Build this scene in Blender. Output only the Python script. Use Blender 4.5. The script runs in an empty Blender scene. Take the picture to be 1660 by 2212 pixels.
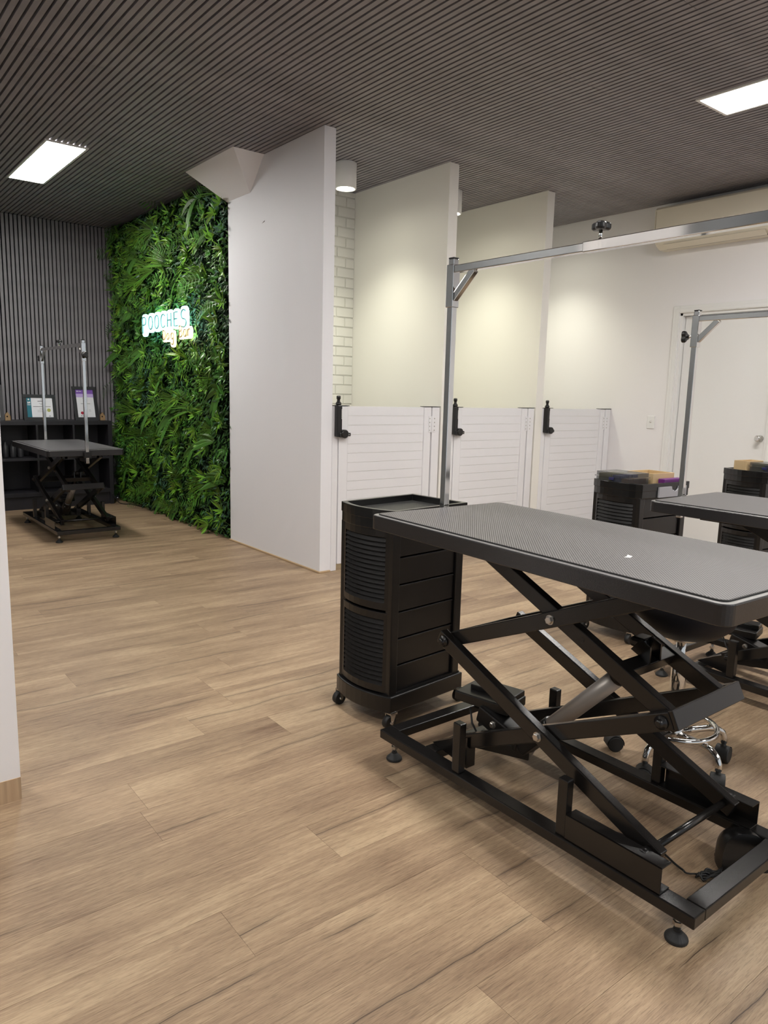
import bpy, bmesh, math, random
from mathutils import Vector, Matrix, Euler
random.seed(7)
PI = math.pi
R = math.radians
S = bpy.context.scene
COL = S.collection

# ------------------------------------------------------------------ camera
H = 1.27
YAW, PITCH, ROLL, FPX = R(51.53766), R(9.179556), R(1.471095), 1581.154
fw = Vector((math.cos(YAW)*math.cos(PITCH), math.sin(YAW)*math.cos(PITCH), -math.sin(PITCH)))
r0 = fw.cross(Vector((0, 0, 1))).normalized()
u0 = r0.cross(fw)
rt = r0*math.cos(ROLL) + u0*math.sin(ROLL)
up = rt.cross(fw)
cam_d = bpy.data.cameras.new('camera')
cam_d.sensor_fit = 'HORIZONTAL'
cam_d.sensor_width = 36.0
cam_d.lens = 36.0*FPX/1660.0
cam_d.clip_start = .02
cam = bpy.data.objects.new('camera', cam_d)
COL.objects.link(cam)
cam.matrix_world = Matrix(((rt.x, up.x, -fw.x, 0), (rt.y, up.y, -fw.y, 0), (rt.z, up.z, -fw.z, H), (0, 0, 0, 1)))
S.camera = cam

# ------------------------------------------------------------------ world, exposure
W = bpy.data.worlds.new('world')
S.world = W
W.use_nodes = True
W.node_tree.nodes['Background'].inputs[0].default_value = (.86, .93, 1.0, 1)
W.node_tree.nodes['Background'].inputs[1].default_value = .38
S.view_settings.view_transform = 'Standard'
S.view_settings.look = 'None'
S.view_settings.gamma = 1
S.view_settings.use_curve_mapping = False
S.view_settings.exposure = 0.80
PANEL_STRENGTH = 30.0
SPOT_POWER = 39.0

# ------------------------------------------------------------------ materials
def mat(name, col, rough=.5, metal=0., spec=.5, bump=None, emit=None, coat=0., trans=0., sparkle=False, var=0.):
    m = bpy.data.materials.new(name)
    m.use_nodes = True
    nt = m.node_tree
    b = nt.nodes['Principled BSDF']
    b.inputs['Base Color'].default_value = (*col, 1)
    b.inputs['Roughness'].default_value = rough
    b.inputs['Metallic'].default_value = metal
    b.inputs['Specular IOR Level'].default_value = spec
    b.inputs['Coat Weight'].default_value = coat
    b.inputs['Transmission Weight'].default_value = trans
    if emit:
        b.inputs['Emission Color'].default_value = (*emit[0], 1)
        b.inputs['Emission Strength'].default_value = emit[1]
    if bump:
        tc = nt.nodes.new('ShaderNodeTexCoord')
        n = nt.nodes.new('ShaderNodeTexNoise')
        n.inputs['Scale'].default_value = bump[0]
        n.inputs['Detail'].default_value = 3
        nt.links.new(tc.outputs['Object'], n.inputs['Vector'])
        bp = nt.nodes.new('ShaderNodeBump')
        bp.inputs['Strength'].default_value = bump[1]
        bp.inputs['Distance'].default_value = .002
        nt.links.new(n.outputs['Fac'], bp.inputs['Height'])
        nt.links.new(bp.outputs['Normal'], b.inputs['Normal'])
        if var:
            mx = nt.nodes.new('ShaderNodeHueSaturation')
            mx.inputs['Color'].default_value = (*col, 1)
            mr = nt.nodes.new('ShaderNodeMapRange')
            mr.inputs['From Min'].default_value = .3
            mr.inputs['From Max'].default_value = .7
            mr.inputs['To Min'].default_value = 1-var
            mr.inputs['To Max'].default_value = 1+var
            n2 = nt.nodes.new('ShaderNodeTexNoise')
            n2.inputs['Scale'].default_value = bump[0]*.08
            nt.links.new(tc.outputs['Object'], n2.inputs['Vector'])
            nt.links.new(n2.outputs['Fac'], mr.inputs['Value'])
            nt.links.new(mr.outputs['Result'], mx.inputs['Value'])
            nt.links.new(mx.outputs['Color'], b.inputs['Base Color'])
    return m

def alpha_mat(name, col, rough, alpha):
    m = mat(name, col, rough)
    m.node_tree.nodes['Principled BSDF'].inputs['Alpha'].default_value = alpha
    return m

def math_node(nt, op, a, b=None):
    n = nt.nodes.new('ShaderNodeMath')
    n.operation = op
    for i, v in enumerate((a, b)):
        if v is None:
            continue
        if isinstance(v, (int, float)):
            n.inputs[i].default_value = v
        else:
            nt.links.new(v, n.inputs[i])
    return n.outputs[0]

def wood_mat(name, tint=(1, 1, 1)):
    m = bpy.data.materials.new(name)
    m.use_nodes = True
    nt = m.node_tree
    L = nt.links.new
    b = nt.nodes['Principled BSDF']
    tc = nt.nodes.new('ShaderNodeTexCoord')
    oi = nt.nodes.new('ShaderNodeObjectInfo')
    off = nt.nodes.new('ShaderNodeVectorMath'); off.operation = 'MULTIPLY_ADD'
    sc = nt.nodes.new('ShaderNodeCombineXYZ')
    for i in range(3):
        L(oi.outputs['Random'], sc.inputs[i])
    L(sc.outputs[0], off.inputs[0])
    off.inputs[1].default_value = (37.0, 19.0, 0)
    L(tc.outputs['Object'], off.inputs[2])

    def noise(scale, detail, vs, dist=0., rough=.55):
        mp = nt.nodes.new('ShaderNodeMapping')
        mp.inputs['Scale'].default_value = vs
        L(off.outputs[0], mp.inputs['Vector'])
        n = nt.nodes.new('ShaderNodeTexNoise')
        n.inputs['Scale'].default_value = scale
        n.inputs['Detail'].default_value = detail
        n.inputs['Roughness'].default_value = rough
        n.inputs['Distortion'].default_value = dist
        L(mp.outputs[0], n.inputs['Vector'])
        return n.outputs['Fac']
    broad = noise(1.0, 3, (.9, 11, 1), .4)
    grain = noise(1.0, 5, (5, 105, 1), .35, .6)
    fine = noise(1.0, 4, (22, 330, 1), 0, .65)
    blot = noise(1.0, 2, (2.2, 4.5, 1))
    v = math_node(nt, 'MULTIPLY', broad, .40)
    v = math_node(nt, 'ADD', v, math_node(nt, 'MULTIPLY', grain, .34))
    v = math_node(nt, 'ADD', v, math_node(nt, 'MULTIPLY', fine, .24))
    v = math_node(nt, 'ADD', v, math_node(nt, 'MULTIPLY', blot, .30))
    v = math_node(nt, 'ADD', v, math_node(nt, 'MULTIPLY', oi.outputs['Random'], .07))
    cr = nt.nodes.new('ShaderNodeValToRGB')
    e = cr.color_ramp.elements
    e[0].position = .50
    e[0].color = (.165, .098, .058, 1)
    e[1].position = .77
    e[1].color = (.46, .335, .212, 1)
    for p, c in ((.57, (.262, .176, .110, 1)), (.68, (.36, .250, .156, 1))):
        el = e.new(p); el.color = c
    L(v, cr.inputs[0])
    pore = noise(1.0, 3, (26, 420, 1), .2, .6)
    pm = nt.nodes.new('ShaderNodeMapRange')
    pm.inputs['From Min'].default_value = .36
    pm.inputs['From Max'].default_value = .50
    pm.inputs['To Min'].default_value = .72
    pm.inputs['To Max'].default_value = 1.0
    L(pore, pm.inputs['Value'])
    # one long sinuous dark check in many of the planks
    spx = nt.nodes.new('ShaderNodeSeparateXYZ')
    L(tc.outputs['Object'], spx.inputs[0])
    rnd = oi.outputs['Random']
    def line(scale, seed):
        cx = nt.nodes.new('ShaderNodeCombineXYZ')
        L(math_node(nt, 'MULTIPLY', spx.outputs[0], scale), cx.inputs[0])
        L(math_node(nt, 'MULTIPLY', rnd, seed), cx.inputs[1])
        n = nt.nodes.new('ShaderNodeTexNoise')
        n.inputs['Scale'].default_value = 1
        n.inputs['Detail'].default_value = 2
        L(cx.outputs[0], n.inputs['Vector'])
        return math_node(nt, 'SUBTRACT', n.outputs['Fac'], .5)
    f0 = math_node(nt, 'MULTIPLY', math_node(nt, 'SUBTRACT', math_node(nt, 'FRACT', math_node(nt, 'MULTIPLY', rnd, 13.7)), .5), .13)
    f1 = math_node(nt, 'ADD', f0, math_node(nt, 'MULTIPLY', line(2.2, 91.0), .075))
    f1 = math_node(nt, 'ADD', f1, math_node(nt, 'MULTIPLY', line(13.0, 57.0), .010))
    d = math_node(nt, 'ABSOLUTE', math_node(nt, 'SUBTRACT', spx.outputs[1], f1))
    on = math_node(nt, 'ADD', line(1.5, 33.0), math_node(nt, 'MULTIPLY', math_node(nt, 'SUBTRACT', math_node(nt, 'FRACT', math_node(nt, 'MULTIPLY', rnd, 7.3)), .45), .25))
    gm = nt.nodes.new('ShaderNodeMapRange')
    gm.inputs['From Min'].default_value = .0
    gm.inputs['From Max'].default_value = .07
    L(on, gm.inputs['Value'])
    def band(w0, w1, amt):
        cm = nt.nodes.new('ShaderNodeMapRange')
        cm.inputs['From Min'].default_value = w0
        cm.inputs['From Max'].default_value = w1
        cm.inputs['To Min'].default_value = amt
        cm.inputs['To Max'].default_value = 0
        L(d, cm.inputs['Value'])
        return math_node(nt, 'MULTIPLY', cm.outputs[0], gm.outputs[0])
    cf = math_node(nt, 'SUBTRACT', 1.0, math_node(nt, 'MAXIMUM', band(.0006, .0022, .9), band(.0, .016, .38)))
    mx = nt.nodes.new('ShaderNodeMix'); mx.data_type = 'RGBA'
    mx.inputs['A'].default_value = (.055, .034, .022, 1)
    L(cf, mx.inputs['Factor'])
    L(cr.outputs['Color'], mx.inputs['B'])
    tn = nt.nodes.new('ShaderNodeMix'); tn.data_type = 'RGBA'; tn.blend_type = 'MULTIPLY'
    tn.inputs['Factor'].default_value = 1
    tn.inputs['B'].default_value = (*tint, 1)
    L(mx.outputs['Result'], tn.inputs['A'])
    hv = nt.nodes.new('ShaderNodeHueSaturation')
    L(pm.outputs[0], hv.inputs['Value'])
    L(tn.outputs['Result'], hv.inputs['Color'])
    L(hv.outputs['Color'], b.inputs['Base Color'])
    b.inputs['Roughness'].default_value = .46
    b.inputs['Specular IOR Level'].default_value = .35
    bp = nt.nodes.new('ShaderNodeBump')
    bp.inputs['Strength'].default_value = .35
    bp.inputs['Distance'].default_value = .0015
    L(math_node(nt, 'ADD', fine, grain), bp.inputs['Height'])
    L(bp.outputs['Normal'], b.inputs['Normal'])
    return m

def dot_mat(name, pitch, dark, light, rough):
    """rubber with rows of small raised dots"""
    m = bpy.data.materials.new(name)
    m.use_nodes = True
    nt = m.node_tree
    L = nt.links.new
    b = nt.nodes['Principled BSDF']
    tc = nt.nodes.new('ShaderNodeTexCoord')
    mp = nt.nodes.new('ShaderNodeMapping')
    mp.inputs['Rotation'].default_value = (0, 0, R(45))
    L(tc.outputs['Object'], mp.inputs['Vector'])
    sp = nt.nodes.new('ShaderNodeSeparateXYZ')
    L(mp.outputs[0], sp.inputs[0])
    k = 2*PI/pitch
    sx = math_node(nt, 'SINE', math_node(nt, 'MULTIPLY', sp.outputs[0], k))
    sy = math_node(nt, 'SINE', math_node(nt, 'MULTIPLY', sp.outputs[1], k))
    h = math_node(nt, 'ADD', math_node(nt, 'MULTIPLY', math_node(nt, 'ADD', sx, sy), .25), .5)
    mr = nt.nodes.new('ShaderNodeMapRange')
    mr.interpolation_type = 'SMOOTHSTEP'
    mr.inputs['From Min'].default_value = .36
    mr.inputs['From Max'].default_value = .66
    L(h, mr.inputs['Value'])
    mx = nt.nodes.new('ShaderNodeMix'); mx.data_type = 'RGBA'
    mx.inputs['A'].default_value = (*dark, 1)
    mx.inputs['B'].default_value = (*light, 1)
    L(mr.outputs[0], mx.inputs['Factor'])
    L(mx.outputs['Result'], b.inputs['Base Color'])
    b.inputs['Roughness'].default_value = rough
    b.inputs['Specular IOR Level'].default_value = .55
    bp = nt.nodes.new('ShaderNodeBump')
    bp.inputs['Strength'].default_value = .5
    bp.inputs['Distance'].default_value = .0008
    L(mr.outputs[0], bp.inputs['Height'])
    L(bp.outputs['Normal'], b.inputs['Normal'])
    return m

def speckle_mat(name, col, rough):
    """hammered black powder coat: fine metallic flecks"""
    m = mat(name, col, rough, spec=.6)
    nt = m.node_tree
    L = nt.links.new
    b = nt.nodes['Principled BSDF']
    tc = nt.nodes.new('ShaderNodeTexCoord')
    n = nt.nodes.new('ShaderNodeTexNoise')
    n.inputs['Scale'].default_value = 420
    n.inputs['Detail'].default_value = 2
    L(tc.outputs['Object'], n.inputs['Vector'])
    bp = nt.nodes.new('ShaderNodeBump')
    bp.inputs['Strength'].default_value = .22
    bp.inputs['Distance'].default_value = .001
    L(n.outputs['Fac'], bp.inputs['Height'])
    L(bp.outputs['Normal'], b.inputs['Normal'])
    return m

def leaf_mat(name, col, rough=.4):
    m = mat(name, col, rough, spec=.5)
    nt = m.node_tree
    b = nt.nodes['Principled BSDF']
    geo = nt.nodes.new('ShaderNodeNewGeometry')
    hs = nt.nodes.new('ShaderNodeHueSaturation')
    hs.inputs['Color'].default_value = (*col, 1)
    mr = nt.nodes.new('ShaderNodeMapRange')
    mr.inputs['To Min'].default_value = .55
    mr.inputs['To Max'].default_value = 1.5
    nt.links.new(geo.outputs['Random Per Island'], mr.inputs['Value'])
    nt.links.new(mr.outputs[0], hs.inputs['Value'])
    mh = nt.nodes.new('ShaderNodeMapRange')
    mh.inputs['To Min'].default_value = .485
    mh.inputs['To Max'].default_value = .515
    nt.links.new(geo.outputs['Random Per Island'], mh.inputs['Value'])
    nt.links.new(mh.outputs[0], hs.inputs['Hue'])
    nt.links.new(hs.outputs['Color'], b.inputs['Base Color'])
    return m

M = dict(
    farwall=mat('grey_feature_wall', (.17, .18, .19), .6, bump=(60, .05)),
    coolwall=mat('cool_white_wall_paint', (.83, .83, .86), .55, bump=(60, .05)),
    wall=mat('white_wall_paint', (.83, .815, .825), .55, bump=(60, .05)),
    stallwall=mat('cream_wall_paint', (.84, .825, .775), .5, bump=(60, .05)),
    brick=mat('painted_brick', (.80, .79, .74), .5, bump=(40, .25)),
    joint=mat('painted_mortar', (.70, .69, .64), .7, bump=(60, .2)),
    slat=mat('charcoal_slat', (.245, .230, .246), .55, bump=(90, .2), var=.12),
    gap=mat('black_felt_backing', (.004, .004, .006), .95, spec=.1),
    oak=wood_mat('oak_plank'),
    oakbase=wood_mat('oak_baseboard', (1.25, 1.25, 1.25)),
    oaktrim=mat('pale_oak_bead', (.52, .37, .22), .5),
    sub=mat('dark_subfloor', (.10, .07, .045), .9),
    steel=mat('black_steel', (.009, .008, .0075), .23, spec=.5, bump=(500, .10)),
    rim=speckle_mat('speckled_black_powdercoat', (.020, .019, .020), .24),
    rimsheen=speckle_mat('painted_rim_sheen', (.30, .295, .29), .34),  # lighter tone paints the grazing sheen on the black rim's top
    matt=dot_mat('dotted_mat_painted_sheen', .0062, (.010, .010, .011), (.20, .19, .195), .38),  # black rubber; its sheen is painted into the lighter dots
    matedge=mat('black_rubber_edge', (.01, .01, .01), .55),
    plastic=mat('black_plastic', (.0075, .007, .007), .30, spec=.5, bump=(300, .06)),
    louvre=mat('satin_black_louvre', (.008, .0075, .0075), .5, spec=.25),
    gloss=mat('glossy_black_plastic', (.008, .008, .008), .2, spec=.5),
    tray=dot_mat('ribbed_tray_floor', .007, (.012, .012, .012), (.05, .05, .048), .4),
    chrome=mat('chrome', (.72, .71, .69), .09, metal=1),
    dullsteel=mat('zinc_bolt', (.55, .53, .50), .3, metal=1),
    alu=mat('anodised_actuator', (.36, .33, .30), .40, metal=.35),
    rubber=mat('black_rubber', (.014, .014, .014), .6),
    pvc=mat('white_pvc', (.80, .80, .82), .35),
    white=mat('white_enamel', (.80, .80, .79), .35),
    acwhite=mat('ivory_plastic', (.72, .67, .56), .35),
    acdark=mat('vent_gap', (.10, .07, .04), .7),
    frame=mat('light_frame', (.75, .75, .74), .4),
    panel=mat('lit_diffuser', (.9, .9, .9), .4, emit=((1.0, .965, .92), PANEL_STRENGTH)),
    lens=mat('lit_lens', (.9, .9, .85), .3, emit=((1.0, .97, .80), 30)),
    cyan=mat('neon_cyan', (.8, 1, 1), .3, emit=((.30, .95, .92), 16)),
    yellow=mat('neon_yellow', (1, .95, .7), .3, emit=((1.0, .70, .22), 14)),
    litcyan=mat('lit_cyan_acrylic', (.8, 1, 1), .3, emit=((.40, .95, .95), 2.1)),
    lityellow=mat('lit_yellow_acrylic', (1, .95, .8), .3, emit=((1.0, .78, .38), 2.0)),
    tealtube=mat('teal_tube', (.16, .34, .33), .4),
    tantube=mat('tan_tube', (.55, .45, .30), .4),
    shelf=mat('black_brown_shelf', (.016, .015, .019), .45, bump=(80, .1)),
    picframe=mat('black_frame', (.012, .012, .016), .4),
    greyframe=mat('charcoal_frame', (.03, .029, .033), .5),
    paper=mat('certificate_paper', (.80, .80, .84), .5),
    teal=mat('teal_print', (.01, .16, .22), .5),
    purple=mat('purple_print', (.22, .10, .45), .5),
    lilac=mat('lilac_print', (.55, .42, .75), .5),
    red=mat('red_seal', (.45, .02, .05), .5),
    gold=mat('gold_seal', (.42, .42, .12), .5),
    ink=mat('grey_ink', (.18, .18, .20), .6),
    pine=mat('pale_pine', (.55, .40, .22), .5, bump=(30, .1), var=.1),
    darkpine=mat('tan_wood', (.35, .22, .11), .5),
    purplebook=mat('purple_cover', (.13, .02, .16), .4),
    greydrawer=mat('grey_drawer', (.40, .40, .43), .4),
    case=alpha_mat('smoky_clear_plastic', (.10, .105, .11), .10, .30),
    olive=mat('olive_contents', (.10, .09, .035), .5),
    navy=mat('navy_contents', (.02, .02, .09), .4),
    brown=mat('brown_contents', (.12, .055, .02), .5),
    whitemark=mat('white_print', (.8, .8, .8), .5),
    cord=mat('black_cord', (.008, .008, .008), .45),
    seat=mat('navy_black_vinyl', (.008, .009, .014), .45, spec=.25),
    scuff=mat('dark_scuff', (.06, .05, .05), .7),
    bottle=mat('dark_bottle', (.025, .025, .028), .35),
    frond=leaf_mat('palm_green', (.065, .155, .014)),
    rosette=leaf_mat('bright_leaf_green', (.14, .29, .026), .3),
    fern=leaf_mat('fern_green', (.068, .18, .030), .33),
    deep=leaf_mat('deep_leaf_green', (.025, .078, .017)),
    blue=leaf_mat('bluish_leaf_green', (.05, .125, .072)),
    moss=mat('plant_mat_backing', (.006, .012, .005), .95, spec=.1),
)

M['rimsheen'].node_tree.nodes['Principled BSDF'].inputs['Metallic'].default_value = .5

# ------------------------------------------------------------------ mesh helpers
class MB:
    def __init__(s):
        s.v = []; s.f = []; s.m = []; s.smooth = []
    def add(s, vs, fs, mi=0, sm=False):
        o = len(s.v)
        s.v += [tuple(v) for v in vs]
        for f in fs:
            s.f.append(tuple(i+o for i in f)); s.m.append(mi); s.smooth.append(sm)
        return s
    def hexa(s, P, mi=0):
        return s.add(P, [(0, 3, 2, 1), (4, 5, 6, 7), (0, 1, 5, 4), (1, 2, 6, 5), (2, 3, 7, 6), (3, 0, 4, 7)], mi)
    def box(s, x0, x1, y0, y1, z0, z1, mi=0):
        return s.hexa([(x0, y0, z0), (x1, y0, z0), (x1, y1, z0), (x0, y1, z0), (x0, y0, z1), (x1, y0, z1), (x1, y1, z1), (x0, y1, z1)], mi)
    def bar(s, p, q, w, h, upv=(0, 0, 1), mi=0):
        p, q = Vector(p), Vector(q)
        d = (q-p).normalized()
        side = d.cross(Vector(upv)).normalized()
        u = side.cross(d)
        a, b = side*w/2, u*h/2
        return s.hexa([p-a-b, p+a-b, p+a+b, p-a+b, q-a-b, q+a-b, q+a+b, q-a+b], mi)
    def prism(s, pts, z0, z1, mi=0):
        n = len(pts)
        s.add([(x, y, z0) for x, y in pts]+[(x, y, z1) for x, y in pts],
              [tuple(range(n-1, -1, -1)), tuple(range(n, 2*n))]+[(i, (i+1) % n, n+(i+1) % n, n+i) for i in range(n)], mi)
        return s
    def tube(s, path, r, n=10, mi=0, cap=True, closed=False):
        P = [Vector(p) for p in path]
        m = len(P); vs = []; fs = []
        ref = None
        for i, p in enumerate(P):
            if closed:
                d = (P[(i+1) % m]-P[i-1]).normalized()
            else:
                d = (P[min(i+1, m-1)]-P[max(i-1, 0)]).normalized()
            if ref is None:
                ref = Vector((0, 0, 1)) if abs(d.z) < .9 else Vector((1, 0, 0))
            a = (ref - d*ref.dot(d)).normalized()
            ref = a
            b = d.cross(a)
            rr = r[i] if isinstance(r, (list, tuple)) else r
            vs += [p+(a*math.cos(2*PI*k/n)+b*math.sin(2*PI*k/n))*rr for k in range(n)]
        rng = m if closed else m-1
        for i in range(rng):
            j = (i+1) % m
            for k in range(n):
                fs.append((i*n+k, i*n+(k+1) % n, j*n+(k+1) % n, j*n+k))
        s.add(vs, fs, mi, True)
        if cap and not closed:
            o = len(s.v)-len(vs)
            s.f.append(tuple(o+k for k in range(n-1, -1, -1))); s.m.append(mi); s.smooth.append(False)
            s.f.append(tuple(o+(m-1)*n+k for k in range(n))); s.m.append(mi); s.smooth.append(False)
        return s
    def lathe(s, prof, c=(0, 0, 0), n=20, mi=0, axis='z', sm=True):
        vs = []; fs = []
        m = len(prof)
        for r, z in prof:
            for k in range(n):
                a = 2*PI*k/n
                x, y = r*math.cos(a), r*math.sin(a)
                v = {'z': (x, y, z), 'x': (z, x, y), 'y': (y, z, x)}[axis]
                vs.append((v[0]+c[0], v[1]+c[1], v[2]+c[2]))
        for i in range(m-1):
            for k in range(n):
                fs.append((i*n+k, i*n+(k+1) % n, (i+1)*n+(k+1) % n, (i+1)*n+k))
        s.add(vs, fs, mi, sm)
        o = len(s.v)-len(vs)
        s.f.append(tuple(o+k for k in range(n-1, -1, -1))); s.m.append(mi); s.smooth.append(False)
        s.f.append(tuple(o+(m-1)*n+k for k in range(n))); s.m.append(mi); s.smooth.append(False)
        return s
    def mesh(s, name, mats):
        me = bpy.data.meshes.new(name)
        me.from_pydata(s.v, [], s.f)
        for mm in (mats if isinstance(mats, (list, tuple)) else [mats]):
            me.materials.append(M[mm] if isinstance(mm, str) else mm)
        me.polygons.foreach_set('material_index', s.m)
        me.polygons.foreach_set('use_smooth', s.smooth)
        me.update()
        return me
    def build(s, name, mats, parent=None, bevel=0., loc=None, fix=True):
        me = s.mesh(name, mats)
        if fix:
            bm = bmesh.new(); bm.from_mesh(me)
            bmesh.ops.recalc_face_normals(bm, faces=bm.faces)
            bm.to_mesh(me); bm.free()
        return link(name, me, parent, loc, bevel)

def link(name, me, parent=None, loc=None, bevel=0.):
    o = bpy.data.objects.new(name, me)
    COL.objects.link(o)
    if parent:
        o.parent = parent
    if loc:
        o.location = loc
    if bevel:
        b = o.modifiers.new('bevel', 'BEVEL')
        b.width = bevel; b.segments = 2; b.limit_method = 'ANGLE'; b.angle_limit = R(40)
        b.harden_normals = False
    return o

def thing(name, label, cat, loc=(0, 0, 0), rz=0., group=None):
    o = bpy.data.objects.new(name, None)
    COL.objects.link(o)
    o.empty_display_size = .05
    o.location = loc; o.rotation_euler = (0, 0, rz)
    o['label'] = label; o['category'] = cat
    if group:
        o['group'] = group
    return o
def tag(o, label, cat, group=None, kind=None):
    o['label'] = label; o['category'] = cat
    if group: o['group'] = group
    if kind: o['kind'] = kind
    return o
def struct(o, label=None):
    o['kind'] = 'structure'
    if label: o['label'] = label
    return o
def copy_tree(o, parent=None):
    c = o.copy(); COL.objects.link(c)
    if parent: c.parent = parent
    for ch in list(o.children):
        copy_tree(ch, c)
    return c

# ------------------------------------------------------------------ setting dimensions
ZC = 2.974
YG = 4.244
XW = 6.139
P1 = (2.80, 2.89); P2 = (3.914, 4.006); P3 = (5.032, 5.123)
YB = 8.5
XS = 2.87      # plane behind the plant wall

# floor: planks run along X, seams at Y = 1.145 + .18 k
fl = MB().box(-2.6, XW, -3.2, YB, -.05, -.006).build('floor', 'sub')
struct(fl, 'oak plank floor running through the room')
PL, PW = 1.22, .18
row_joint = {1: 1.076+0, 0: 0, }
known = {2: 1.076, 1: .713, -1: 1.33, -2: 1.058, 5: .735, 6: 1.35, 7: 1.085}
planks = []
k0 = math.floor((-3.2-1.145)/PW); k1 = math.ceil((YB-1.145)/PW)
for k in range(k0, k1):
    ya = 1.145+PW*k; yb = ya+PW
    j = known.get(k, random.uniform(0, PL))
    x = j-PL*math.ceil((j+2.6)/PL)
    while x < XW:
        a, b = max(x, -2.6), min(x+PL, XW)
        c, d = max(ya, -3.2), min(yb, YB)
        if b-a > .01 and d-c > .01:
            planks.append((a, b, c, d))
        x += PL
def visible(a, b, c, d):
    for x in (a, (a+b)/2, b):
        for y in (c, d):
            q = Vector((x, y, -H))
            z = q.dot(fw)
            if z > .3:
                u = q.dot(rt)/z*FPX+830; v = -q.dot(up)/z*FPX+1106
                if -120 < u < 1780 and -50 < v < 2350:
                    return True
    return False
vis = [p for p in planks if visible(*p)]
vis.sort(key=lambda p: ((p[0]+p[1])/2)**2+((p[2]+p[3])/2)**2)
sing = set(vis[:290])
GAP = .00035
full_me = None
rest = MB()
for p in planks:
    a, b, c, d = p
    if p in sing:
        w, h = (b-a)/2-GAP, (d-c)/2-GAP
        fullp = abs(b-a-PL) < 1e-4 and abs(d-c-PW) < 1e-4
        if fullp and full_me:
            me = full_me
        else:
            me = MB().box(-w, w, -h, h, -.006, 0).mesh('plank', 'oak')
            if fullp: full_me = me
        link('plank', me, fl, ((a+b)/2, (c+d)/2, 0))
    else:
        rest.box(a+GAP, b-GAP, c+GAP, d-GAP, -.006, 0)
ro = rest.build('far_planks', 'oak', fl, fix=False); ro['kind'] = 'stuff'

# ceiling: backing board and slats along Y
ce = MB().box(-2.6, XW, -3.2, YB, ZC+.028, ZC+.06).build('ceiling', 'gap')
struct(ce, 'dark slatted timber ceiling')
joints = {}
nsl = int((XW+2.6)/.04)
xs0 = -2.6+.02
for i in range(nsl):
    x = xs0+.04*i
    pan = int((i+4)//15)
    if pan not in joints:
        ph = (pan % 3)*.8+.35
        m_ = MB()
        y = -3.2; nxt = -3.2+ph
        while y < YB-.001:
            y2 = min(nxt, YB)
            m_.box(-.0135, .0135, y, y2-.0022, ZC, ZC+.028)
            y = y2; nxt += 2.4
        joints[pan] = m_.mesh('slat', 'slat')
    link('slat', joints[pan], ce, (x, 0, 0))

# slat wall at the far end
wb = MB().box(-.7, 2.99, YB+.026, YB+.12, 0, ZC+.04).build('wall_back', 'gap')
struct(wb, 'charcoal slatted end wall')
wsl = MB().box(-.0135, .0135, YB, YB+.026, 0, ZC-.002).mesh('slat', 'slat')
for i in range(int((XS+.65)/.04)):
    link('slat', wsl, wb, (-.66+.04*i, 0, 0))

# plain walls
struct(MB().box(XS, 2.99, 5.64, YB+.02, 0, ZC+.04).build('wall_side', 'gap'), 'wall carrying the plant panels')
wl = MB().box(-.30, .442, 2.331, 2.45, 0, ZC+.04).build('wall_left', 'wall')
struct(wl, 'white wall end at the left edge')
struct(MB().box(-.30, .442, 2.328, 2.331, 0, .072).build('baseboard_left', 'oakbase'), 'oak baseboard under white wall end')
struct(MB().box(-.82, -.7, 2.45, YB+.12, 0, ZC+.04).build('wall_inner', 'farwall'))
struct(MB().box(-2.72, -2.6, -3.2, 2.57, 0, ZC+.04).box(-2.6, -.82, 2.45, 2.57, 0, ZC+.04).build('wall_outer', 'farwall'))
# right wall with the door opening
DY0, DY1, DZ = 2.74, 3.61, 2.04
wr = MB().box(XW, XW+.12, DY1, 5.6, 0, ZC+.04).box(XW, XW+.12, -3.2, DY0, 0, ZC+.04).box(XW, XW+.12, DY0, DY1, DZ, ZC+.04)
struct(wr.build('wall_right', 'wall'), 'cream white wall with the door and air conditioner')
struct(MB().box(P2[0]+.05, XW, 5.46, 5.58, 0, ZC+.04).build('wall_rear', 'stallwall'))
# partitions
for i, (a, b) in enumerate((P1, P2, P3)):
    ye = (5.627, 5.46, 5.46)[i]
    o = MB().box(a, b, YG, ye, 0, ZC).build('wall_partition', ('coolwall', 'stallwall', 'stallwall')[i])
    struct(o, ('tall white partition beside the plant wall', 'white partition between first and second gate', 'white partition between second and third gate')[i])
    if i == 0:
        MB().hexa([(a-.0008, 5.075, 2.497), (a-.0008, 5.035, 2.503), (a-.0008, 5.03, 2.512), (a-.0008, 5.06, 2.502),
                   (a+.001, 5.075, 2.497), (a+.001, 5.035, 2.503), (a+.001, 5.03, 2.512), (a+.001, 5.06, 2.502)]).build('scuff_mark', 'scuff', o)
# oak bead round the first partition foot
bd = MB().prism([(P1[0]-.013, 5.63), (P1[0]-.013, YG-.013), (P1[1]-.005, YG-.013), (P1[1]-.005, YG), (P1[0], YG), (P1[0], 5.63)], 0, .013)
struct(bd.build('trim_1', 'oaktrim', bevel=.003), 'thin oak bead along the foot of the tall partition')
# splayed column head on top of the partition
y0, y1, t0, t1 = 5.04, 5.875, 5.255, 5.645
xo, zb = 2.552, 2.747
hp = MB().hexa([(P1[0]-.001, t0, zb), (P1[1], t0, zb), (P1[1], t1, zb), (P1[0]-.001, t1, zb),
                (xo, y0, ZC), (P1[1], y0, ZC), (P1[1], y1, ZC), (xo, y1, ZC)])
struct(hp.build('trim_2', 'wall', bevel=.002), 'splayed white column head at the ceiling')

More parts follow.
